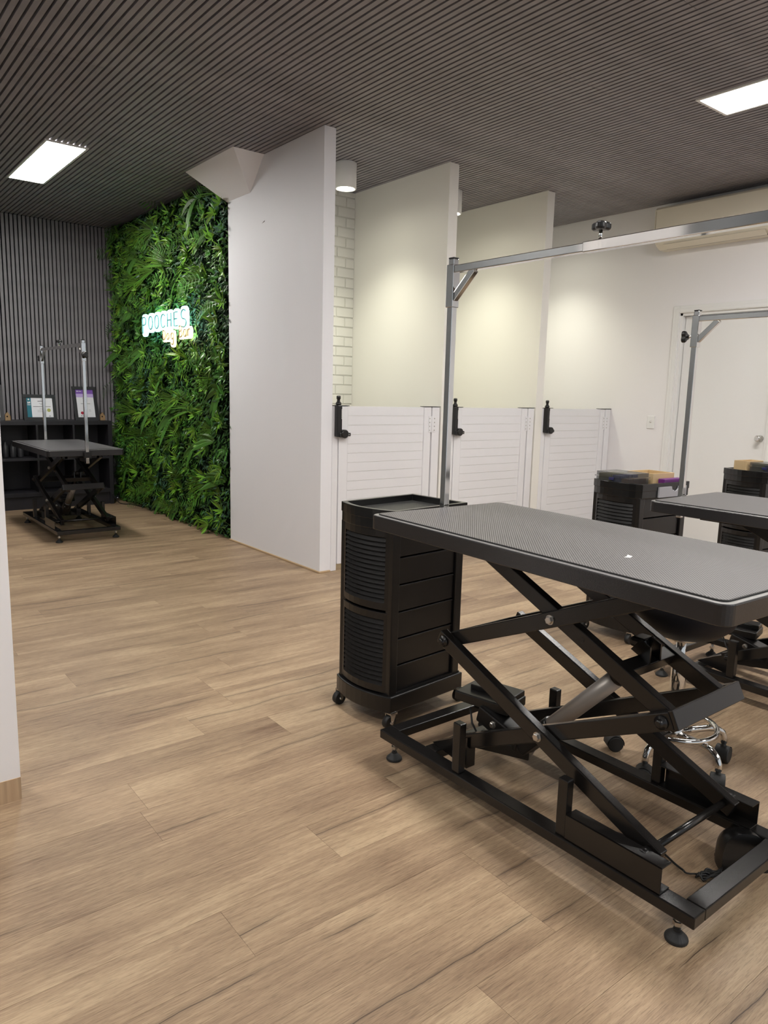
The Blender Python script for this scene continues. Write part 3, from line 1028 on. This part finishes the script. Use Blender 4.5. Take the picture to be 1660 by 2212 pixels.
bk = MB().box(-.085, .085, -.020, .020, 0, .040).build('purple_book', 'purplebook', bevel=.003, loc=(3.642, 2.110, ZT))
bk.rotation_euler = (0, 0, R(-4))
tag(bk, 'purple case lying in front of the wooden box', 'case')
organiser((4.885, 2.135, ZT), R(-8), 'smoky clear organiser case on the trolley at the right edge')
wood_box((4.905, 2.30, ZT), R(-8), 'pale wooden box half hidden behind the case at right edge', .09, .045, .075)

# ------------------------------------------------------------------ stool
st = thing('rolling_stool', 'black seated rolling stool with chrome ring behind foreground table', 'stool', (2.325, 1.255, 0))
seat = MB()
prof = [(.02, .470), (.07, .474), (.12, .490), (.158, .522), (.180, .565), (.186, .600), (.180, .625), (.14, .640), (.0, .643)]
seat.lathe(prof, n=40)
seat.build('seat', 'seat', st)
MB().lathe([(.016, .30), (.016, .48)], n=20).lathe([(.05, .462), (.05, .472)], n=20).build('column', 'chrome', st)
MB().lathe([(.026, .11), (.026, .36), (.022, .37)], n=20).lathe([(.034, .10), (.034, .145)], n=20).build('gas_sleeve', 'chrome', st)
ring = MB().tube([(.140*math.cos(2*PI*i/40), .140*math.sin(2*PI*i/40), .150) for i in range(40)], .0095, 12, closed=True)
ring.build('foot_ring', 'chrome', st)
for i in range(5):
    a = R(-103+72*i)
    ca, sa = math.cos(a), math.sin(a)
    pth = [(.02, .120), (.08, .126), (.13, .130), (.162, .127), (.186, .112), (.196, .092), (.197, .072)]
    lg = MB().tube([(r*ca, r*sa, z) for r, z in pth], .0115, 12).build('leg', 'chrome', st)
    MB().tube([((.140)*ca, .140*sa, .130), ((.140)*ca, .140*sa, .150)], .007, 8).build('ring_strut', 'chrome', lg)
    b = a+R((40, -50, 30, -60, 20)[i])
    c = Vector((.197*ca, .197*sa, 0))
    axv = Vector((math.cos(b), math.sin(b), 0))
    cb = MB()
    for s_ in (-1, 1):
        p = c+axv*s_*.014+Vector((0, 0, .029))
        cb.tube([p-axv*.010, p-axv*.008, p+axv*.008, p+axv*.010], [.025, .0285, .0285, .025], 20)
    cb.tube([c+Vector((0, 0, .03)), c+Vector((0, 0, .078))], .008, 10)
    # hood over the wheels
    sd = axv.cross(Vector((0, 0, 1)))
    hv = []
    nh = 10
    for j in range(nh+1):
        th = R(-10+200*j/nh)
        for w_ in (-.022, .022):
            hv.append(c+axv*w_+sd*math.cos(th)*.032+Vector((0, 0, .029+math.sin(th)*.032)))
    cb.add(hv, [(2*j, 2*j+1, 2*j+3, 2*j+2) for j in range(nh)], 0, True)
    cb.build('caster', 'rubber', lg)

# ------------------------------------------------------------------ foot pedal and cord under the foreground table
pd = thing('foot_pedal', 'black domed foot pedal on floor inside the foreground table base', 'pedal', (1.955, .835, 0), R(-38))
b = MB()
nu, nv = 18, 7
vs = []; fs = []
for j in range(nv+1):
    t_ = j/nv
    kk = math.sqrt(max(0, 1-t_**2.4)) if j < nv else .12
    for i in range(nu+1):
        a = PI*i/nu
        cx, sz_ = math.cos(a), math.sin(a)
        x = .064*math.copysign(abs(cx)**.75, cx)*kk
        z = .108*abs(sz_)**.62*(kk**.8)
        vs.append((x, -.045+.105*t_+.012*sz_*(1-t_), max(z, 0)))
m1 = nu+1
for j in range(nv):
    for i in range(nu):
        a = j*m1+i
        fs.append((a, a+1, a+m1+1, a+m1))
b.add(vs, fs, 0, True)
b.add(vs[:m1], [tuple(range(m1))])
b.add(vs[nv*m1:], [tuple(range(m1))])
b.build('hood', 'plastic', pd)
MB().box(-.050, .050, -.040, .030, 0, .010).build('base_plate', 'rubber', pd, .003)
cdp = [(1.78, 1.16, .006), (1.80, 1.10, .006), (1.815, 1.04, .006), (1.82, .985, .006), (1.80, .93, .006), (1.79, .90, .008)]
def smooth(pts, n=6):
    out = []
    P_ = [Vector(p) for p in pts]
    for i in range(len(P_)-1):
        p0, p1, p2, p3 = P_[max(i-1, 0)], P_[i], P_[i+1], P_[min(i+2, len(P_)-1)]
        for k_ in range(n):
            t_ = k_/n
            out.append(.5*((2*p1)+(-p0+p2)*t_+(2*p0-5*p1+4*p2-p3)*t_*t_+(-p0+3*p1-3*p2+p3)*t_**3))
    out.append(P_[-1])
    return out
cb = MB().tube(smooth(cdp), .003, 8)
lp = []
for i in range(90):
    a = i*.42
    r_ = .6+.4*math.sin(i*1.3)
    lp.append((1.825+.045*math.cos(a)*r_+.0*i, .845+.016*math.sin(a)*r_-.012*math.cos(a), .008+.006*(1+math.sin(i*.9))))
cb.tube(smooth([(1.79, .90, .008), (1.788, .88, .01)]+lp[::3]+[(1.87, .82, .008), (1.90, .80, .006)], 4), .0027, 6)
tag(cb.build('coiled_cord', 'cord'), 'thin black cord coiled on floor beside the foot pedal', 'cord')

# ------------------------------------------------------------------ right wall fittings
ac = thing('air_conditioner', 'ivory wall-mounted air conditioner high on the right wall', 'air conditioner', (XW, 3.295, 2.572))
pr = [(0, 0), (-.10, .0), (-.165, .035), (-.195, .085), (-.205, .15), (-.205, .32), (-.190, .34), (0, .34)]
n_ = len(pr)
b = MB().add([(x, -.51, z) for x, z in pr]+[(x, .51, z) for x, z in pr], [tuple(range(n_)), tuple(range(2*n_-1, n_-1, -1))]+[(i, n_+i, n_+(i+1) % n_, (i+1) % n_) for i in range(n_)])
b.build('body', 'acwhite', ac, .006)
MB().hexa([(-.112, -.43, .001), (-.112, .43, .001), (-.170, .43, .034), (-.170, -.43, .034), (-.118, -.43, -.004), (-.118, .43, -.004), (-.178, .43, .030), (-.178, -.43, .030)]).build('vane', 'acwhite', ac, .002)
MB().hexa([(-.100, -.435, -.001), (-.100, .435, -.001), (-.111, .435, .001), (-.111, -.435, .001), (-.100, -.435, .003), (-.100, .435, .003), (-.111, .435, .007), (-.111, -.435, .007)]).build('outlet_gap', 'acdark', ac)
MB().box(-.206, -.2055, .495, .497, .16, .31).build('end_seam', 'acdark', ac)
sw = thing('wall_switch', 'small white wall switch plate left of the door', 'switch', (XW, 3.805, 1.073))
MB().box(-.010, 0, -.038, .038, -.058, .058).build('plate', 'white', sw, .004)
MB().lathe([(.010, -.010), (.010, -.014), (.007, -.016)], (0, .002, .004), 14, axis='x').build('button', 'chrome', sw)

# ------------------------------------------------------------------ shelf unit at the slat wall
sx0, sx1, sy0, sy1, sz = 1.155, 2.628, 8.09, 8.47, .905
sh = thing('cube_shelf', 'black cube shelf unit standing against the slatted end wall', 'shelf', ((sx0+sx1)/2, (sy0+sy1)/2, 0))
ox, oy = (sx0+sx1)/2, (sy0+sy1)/2
def shelf_part(nm, x0, x1, z0, z1):
    MB().box(x0-ox, x1-ox, sy0-oy, sy1-oy, z0, z1).build(nm, 'shelf', sh, .002)
shelf_part('top_board', sx0, sx1, sz-.042, sz)
shelf_part('side_panel', sx0, sx0+.042, .0, sz-.042)
shelf_part('side_panel', sx1-.042, sx1, .0, sz-.042)
shelf_part('shelf_board', sx0+.042, sx1-.042, .50, .525)
shelf_part('shelf_board', sx0+.042, sx1-.042, .130, .172)
cols = [1.512, 1.872, 2.231]
for c_ in cols:
    shelf_part('divider', c_-.010, c_+.010, .172, .50)
    shelf_part('divider', c_-.010, c_+.010, .525, sz-.042)
MB().box(sx0+.042-ox, sx1-.042-ox, sy1-.012-oy, sy1-.004-oy, .02, sz-.042).build('back_panel', 'shelf', sh)
MB().box(sx0+.042-ox, sx1-.042-ox, sy0+.02-oy, sy0+.035-oy, .0, .130).build('plinth', 'shelf', sh)
btl = MB().lathe([(.028, 0), (.030, .01), (.030, .12), (.012, .15), (.012, .175)], n=14)
b0 = btl.build('bottle', 'bottle')
for i, x in enumerate((1.60, 1.67, 1.74, 2.02, 2.08, 2.14, 2.36, 2.43)):
    o = b0
    if i: o = b0.copy(); COL.objects.link(o)
    o.location = (x, 8.25, .5253)
    tag(o, 'small dark bottle in the '+('left', 'middle', 'right')[(0, 0, 0, 1, 1, 1, 2, 2)[i]]+' upper shelf cube, '+('leftmost of three', 'middle of three', 'rightmost of three', 'leftmost of three', 'middle of three', 'rightmost of three', 'left of two', 'right of two')[i], 'bottle', 'bottles in the black shelf')

def certificate(label_, x, w, h, lean, framemat, style, rz=0.):
    t = thing('framed_certificate', label_, 'picture frame', (x, 8.20, sz+.001), rz, 'framed certificates on the shelf')
    bw_ = .034
    holder = bpy.data.objects.new('x', None)
    def tp(vx, vy, vz):
        return (vx, vy+vz*math.sin(lean), vz*math.cos(lean))
    def bx(x0, x1, y0, y1, z0, z1):
        m_ = MB().box(x0, x1, y0, y1, z0, z1)
        m_.v = [tp(*v) for v in m_.v]
        return m_
    f = MB()
    for a in ((-w/2, w/2, -.012, .008, 0, bw_), (-w/2, w/2, -.012, .008, h-bw_, h), (-w/2, -w/2+bw_, -.012, .008, bw_, h-bw_), (w/2-bw_, w/2, -.012, .008, bw_, h-bw_)):
        q = bx(*a); f.add(q.v, q.f)
    f.build('frame', framemat, t, .002)
    bpy.data.objects.remove(holder)
    s_ = MB().box(-.03, .03, .004, .010, 0, .12)
    s_.v = [(v[0], v[1]+.10-(v[2]/.12)*.06, v[2]) for v in s_.v]
    s_.build('strut', framemat, t)
    iw, ih = w-2*bw_, h-2*bw_
    pp = bx(-iw/2, iw/2, -.004, .002, bw_, h-bw_).build('paper', 'paper', t)
    y0, y1 = -.0056, -.0042
    def lines(L_):
        m_ = MB()
        for cx, cz, ww, hh in L_:
            q = bx(cx-ww/2, cx+ww/2, y0, y1, cz-hh/2, cz+hh/2); m_.add(q.v, q.f)
        return m_
    zc_ = h/2
    def disc(cx, cz, r, nm, m_):
        d_ = MB().lathe([(r, y0-.0004), (r, y1)], (cx, 0, cz), 20, axis='y')
        d_.v = [tp(*v) for v in d_.v]
        d_.build(nm, m_, pp)
    if style == 'teal':
        bx(-iw/2, -iw/2+.044, y0, y1, bw_, h-bw_).build('side_band', 'teal', pp)
        lg = lines([(-iw/2+.014, h-bw_-.052, .008, .020), (-iw/2+.022, h-bw_-.052, .005, .016), (-iw/2+.031, h-bw_-.050, .010, .018), (-iw/2+.022, h-bw_-.074, .030, .006)])
        for q_ in range(len(lg.v)): lg.v[q_] = (lg.v[q_][0], lg.v[q_][1]-.0012, lg.v[q_][2])
        lg.build('band_logo', 'whitemark', pp)
        disc(-iw/2+.022, h-bw_-.018, .008, 'band_mark', 'whitemark')
        lines([(.02, h-bw_-.022, .03, .003), (.02, h-bw_-.036, .075, .007), (.02, h-bw_-.06, .05, .003), (.02, h-bw_-.072, .03, .003), (.02, h-bw_-.092, .17, .005), (.02, h-bw_-.115, .05, .003),
               (.02, h-bw_-.13, .09, .002), (.02, h-bw_-.145, .09, .002), (.09, bw_+.012, .014, .007)]).build('print', 'ink', pp)
        disc(.085, zc_-.028, .018, 'seal', 'gold')
    elif style == 'purple':
        bx(-iw/2, iw/2, y0, y1, h-bw_-.045, h-bw_).build('head_band', 'purple', pp)
        bx(-iw/2, iw/2, y0, y1, h-bw_-.082, h-bw_-.045).build('head_fade', 'lilac', pp)
        wl_ = lines([(-iw/2+.02, h-bw_-.018, .016, .010), (-iw/2+.048, h-bw_-.018, .028, .005)])
        for q_ in range(len(wl_.v)): wl_.v[q_] = (wl_.v[q_][0], wl_.v[q_][1]-.0012, wl_.v[q_][2])
        wl_.build('head_logo', 'whitemark', pp)
        lines([(.0, zc_+.055, .05, .003), (.0, zc_-.002, .10, .004), (.04, zc_-.07, .02, .002), (.04, zc_-.082, .026, .002), (-.055, bw_+.016, .012, .008), (-.03, bw_+.016, .016, .008)]).build('print', 'ink', pp)
        disc(-.045, bw_+.046, .016, 'seal', 'red')
    else:
        lines([(.02, zc_+.03, .08, .004), (.02, zc_, .10, .004)]).build('print', 'ink', pp)
    return t
certificate('landscape black frame with teal-edged certificate on the shelf', 1.941, .318, .270, R(11), 'picframe', 'teal')
certificate('portrait charcoal frame with purple-headed certificate on the shelf', 2.405, .255, .365, R(12), 'greyframe', 'purple', R(6))
certificate('charcoal frame cut by the white wall at left edge', 1.475, .24, .36, R(10), 'greyframe', 'plain', R(-4))
def wood_stand(x, label_):
    m_ = MB()
    pts = [(-.025, 0), (.025, 0), (.025, .045), (0, .085), (-.025, .06)]
    k_ = len(pts)
    m_.add([(a, -.012, c) for a, c in pts]+[(a, .012, c) for a, c in pts], [tuple(range(k_)), tuple(range(2*k_-1, k_-1, -1))]+[(i, k_+i, k_+(i+1) % k_, (i+1) % k_) for i in range(k_)])
    m_.lathe([(.008, -.013), (.008, -.011)], (-.006, 0, .04), 12, axis='y', mi=1)
    o = m_.build('wooden_ornament', ['darkpine', 'gap'], bevel=.002, loc=(x, 8.22, sz+.001))
    tag(o, label_, 'ornament', 'tan wooden ornaments on the shelf')
wood_stand(1.632, 'tan wooden ornament on the shelf beside the white wall edge')
wood_stand(2.572, 'tan wooden ornament on the shelf right of the portrait frame')
cc = MB().tube(smooth([(2.60, 8.05, .12), (2.645, 8.03, .03), (2.68, 8.02, .006), (2.70, 7.96, .006), (2.745, 7.93, .006), (2.775, 7.80, .006), (2.80, 7.66, .006)]), .005, 8)
tag(cc.build('power_cord', 'cord'), 'black power cord on floor between shelf and plant wall', 'cord')

# ------------------------------------------------------------------ plant wall
pw = thing('plant_wall', 'dense artificial green plant wall of palm fronds, ferns and small leaves', 'plant wall', (XS, 7.05, 0))
Y0, Y1 = -1.415, 1.44
MB().box(-.03, 0, Y0, Y1, .0, ZC).build('backing', 'moss', pw)
def blade(mb, base, d, nrm, L_, w, droop, seg=3, mi=0):
    """a tapering folded leaf from base along d, curling by droop along -nrm/gravity"""
    base = Vector(base); d = Vector(d).normalized(); nrm = Vector(nrm).normalized()
    s = d.cross(nrm)
    if s.length < 1e-3: s = d.cross(Vector((0, 0, 1)))
    s.normalize()
    vs = []; fs = []
    for i in range(seg+1):
        t_ = i/seg
        c = base+d*L_*t_+droop*(t_*t_*L_)
        ww = w*math.sin(PI*(.12+.86*t_))**.8*(1 if t_ < 1 else 0)
        if i == seg:
            vs.append(c)
        else:
            vs += [c-s*ww/2, c+nrm*ww*.18, c+s*ww/2]
    for i in range(seg-1):
        a = 3*i
        fs += [(a, a+1, a+4, a+3), (a+1, a+2, a+5, a+4)]
    a = 3*(seg-1)
    fs += [(a, a+1, a+3), (a+1, a+2, a+3)]
    mb.add(vs, fs, mi, False)
GR = Vector((0, 0, -1))
def frond_mesh(rng):
    mb = MB()
    for i in range(22):
        a = R(-55+110*i/21+rng.uniform(-3, 3))
        d = Vector((-.45-.15*rng.random(), math.cos(a), math.sin(a)))
        blade(mb, (0, 0, 0), d, (-1, 0, 0), rng.uniform(.22, .31), .0105, Vector((.05, 0, -.30)), 4)
    return mb.mesh('palm_frond', 'frond')
def rosette_mesh(rng, m_='rosette', n_=11, L0=.11, w=.028):
    mb = MB()
    for i in range(n_):
        a = 2*PI*i/n_+rng.uniform(-.25, .25)
        t_ = rng.uniform(.25, .9)
        d = Vector((-t_, math.cos(a), math.sin(a)))
        blade(mb, (0, 0, 0), d, (-1, 0, 0), L0*rng.uniform(.8, 1.25), w*rng.uniform(.8, 1.2), Vector((.0, 0, -.35)), 3)
    return mb.mesh('leaf_rosette', m_)
def fern_mesh(rng):
    mb = MB()
    n_ = 13
    for i in range(n_):
        t_ = i/(n_-1)
        p = Vector((-.13*math.sin(t_*PI*.6), .26*t_, .08*t_-.16*t_*t_))
        Ls = .085*math.sin(PI*(.15+.8*t_))
        for s_ in (-1, 1):
            blade(mb, p, (-.15, .45, s_*.95), (-1, .2, 0), Ls, .020, Vector((.0, 0, -.15)), 2)
    return mb.mesh('fern', 'fern')
def big_leaf_mesh(rng):
    mb = MB()
    for i in range(4):
        a = R(-50+rng.uniform(20, 40)*i)
        blade(mb, (0, 0, 0), (-.55, math.cos(a), math.sin(a)), (-1, 0, .2), rng.uniform(.16, .22), .062, Vector((.1, 0, -.75)), 6)
    return mb.mesh('arching_leaf', 'fern')
rng = random.Random(11)
fr_me = [frond_mesh(rng) for _ in range(5)]
ro_me = [rosette_mesh(rng) for _ in range(5)]
ro2_me = [rosette_mesh(rng, 'fern', 9, .095, .034) for _ in range(3)]
fe_me = [fern_mesh(rng) for _ in range(4)]
bl_me = [big_leaf_mesh(rng) for _ in range(3)]
def scatter(nm, mes, count, depth, rotr, scl, ybias=0.):
    placed = []
    tries = 0
    mind = math.sqrt((Y1-Y0)*ZC/count)*.62
    while len(placed) < count and tries < 20000:
        tries += 1
        y, z = rng.uniform(Y0+.08, Y1-.12), rng.uniform(.06, ZC-.10)
        if any((y-a)**2+(z-b_)**2 < mind*mind for a, b_ in placed):
            continue
        placed.append((y, z))
        if nm in ('palm_frond', 'fern', 'arching_leaf', 'leaf_rosette') and -1.15 < y < .38 and (1.38 if nm == 'palm_frond' else 1.62) < z < 2.0:
            continue
        o = link(nm, rng.choice(mes), pw, (-.03-depth*rng.uniform(.3, 1), y, z))
        s_ = scl*rng.uniform(.8, 1.2)
        if nm == 'palm_frond':
            if y > Y1-.45: s_ *= .75
            if z < .3: s_ *= .7
        o.scale = (s_, s_, s_)
        o.rotation_euler = (R(rng.uniform(*rotr)), R(rng.uniform(-12, 12)), R(rng.uniform(-12, 12)))
scatter('palm_frond', fr_me, 46, .05, (-10, 70), .95)
scatter('leaf_rosette', ro_me, 260, .07, (0, 360), .8)
scatter('broad_rosette', ro2_me, 150, .06, (0, 360), .85)
scatter('fern', fe_me, 46, .07, (-40, 60), 1.0)
scatter('arching_leaf', bl_me, 30, .07, (-30, 50), 1.0)
fo = MB()
for i in range(15000):
    y, z = rng.uniform(Y0, Y1-.02), rng.uniform(.0, ZC-.01)
    a = rng.uniform(0, 2*PI)
    t_ = rng.uniform(.1, 1.1)
    d = Vector((-t_, math.cos(a), math.sin(a)-.2))
    # clumps of one kind
    kx = math.sin(y*5.1+1.3*math.sin(z*3.3))+math.sin(z*4.7+1.7*math.sin(y*2.9))
    mi = (0 if kx < -.3 else (2 if kx > .9 else 1))
    if rng.random() < .25: mi = rng.randrange(3)
    L_ = rng.uniform(.028, .062)
    if z < .05: d.z = abs(d.z)
    if z > ZC-.07: d.z = -abs(d.z)
    blade(fo, (-.03-rng.random()**1.5*.075, y, z), d, (-1, rng.uniform(-.4, .4), rng.uniform(-.4, .4)), L_, L_*rng.uniform(.28, .5), Vector((0, 0, -.2)), 2, mi)
fob = fo.build('small_leaves', ['deep', 'fern', 'blue'], pw, fix=False)
fob['kind'] = 'stuff'

# ------------------------------------------------------------------ neon sign on the plants
ns = thing('neon_sign', 'lit neon word sign in cyan and yellow on the plant wall', 'neon sign', (2.685, 6.70, 1.80))
def arc(cx, cz, rx, rz_, a0, a1, n_=12):
    return [(cx+rx*math.cos(R(a0+(a1-a0)*i/n_)), cz+rz_*math.sin(R(a0+(a1-a0)*i/n_))) for i in range(n_+1)]
G = {
    'P': [[(0, -.25), (0, 1)], [(0, 1)]+arc(.35, .7, .35, .3, 90, -90)+[(0, .4)]],
    'O': [arc(.42, .5, .42, .5, 0, 360, 20)],
    'C': [arc(.45, .5, .45, .5, 45, 315, 16)],
    'H': [[(0, 0), (0, 1)], [(.7, 0), (.7, 1)], [(0, .5), (.7, .5)]],
    'E': [[(.65, 1), (0, 1), (0, 0), (.65, 0)], [(0, .52), (.55, .52)]],
    'S': [arc(.36, .74, .34, .26, 40, 270, 10)+arc(.36, .24, .36, .24, 90, -140, 10)],
    'D': [[(0, 0), (0, 1)], [(0, 1)]+arc(.15, .5, .55, .5, 90, -90)+[(0, 0)]],
    'B': [[(0, 0), (0, 1)], [(0, 1)]+arc(.2, .76, .38, .24, 90, -90)+[(0, .52)], [(0, .52)]+arc(.25, .26, .42, .26, 90, -90)+[(0, 0)]],
    'o': [arc(.32, .32, .32, .32, 0, 360, 16)],
    'g': [arc(.32, .32, .32, .32, 0, 360, 16), [(.64, .62), (.64, -.3)]+arc(.34, -.3, .30, .28, 0, -150, 8)],
    'a': [arc(.32, .32, .32, .32, 0, 360, 16), [(.64, .64), (.64, 0)]],
    'r': [[(0, 0), (0, .64)], arc(.28, .36, .28, .28, 180, 50, 6)],
}
def letter(ch, y, z, s_, lit, stroke, pad, zlow=0.):
    w = {'H': .7, 'E': .65, 'S': .72, 'P': .68, 'O': .84, 'C': .80, 'D': .7, 'B': .66, 'o': .64, 'g': .64, 'a': .64, 'r': .5}[ch]*s_
    h = s_*(1.0 if ch.isupper() else .64)
    lo = {'g': -.6, 'P': -.25}.get(ch, 0)*s_
    pts = rrect(w/2+pad, (h-lo)/2+pad, min(w/2+pad, (h-lo)/2+pad)*.7, 6)
    yc, zc = y-w/2, z+(h+lo)/2
    mb = MB()
    n_ = len(pts)
    mb.add([(0, yc+a, zc+c) for a, c in pts]+[(.014, yc+a, zc+c) for a, c in pts],
           [tuple(range(n_)), tuple(range(2*n_-1, n_-1, -1))]+[(i, n_+i, n_+(i+1) % n_, (i+1) % n_) for i in range(n_)])
    lt = mb.build('letter', lit, ns)
    tb_ = MB()
    for st_ in G[ch]:
        tb_.tube([(-.004, y-p[0]*s_, z+p[1]*s_) for p in st_], .0062, 8)
    tb_.build('tube', stroke, lt)
y = .535
for ch in 'POOCHES':
    letter(ch, y, .02 if ch != 'S' else .0, .120 if ch != 'S' else .150, 'litcyan', 'tealtube', .030)
    y -= .154
y = .03
for ch in 'Dog':
    letter(ch, y, -.090, .085, 'lityellow', 'tantube', .022)
    y -= .098 if ch != 'D' else .090
y = -.345
for ch in 'Bar':
    letter(ch, y, -.080, .095, 'lityellow', 'tantube', .022)
    y -= .092
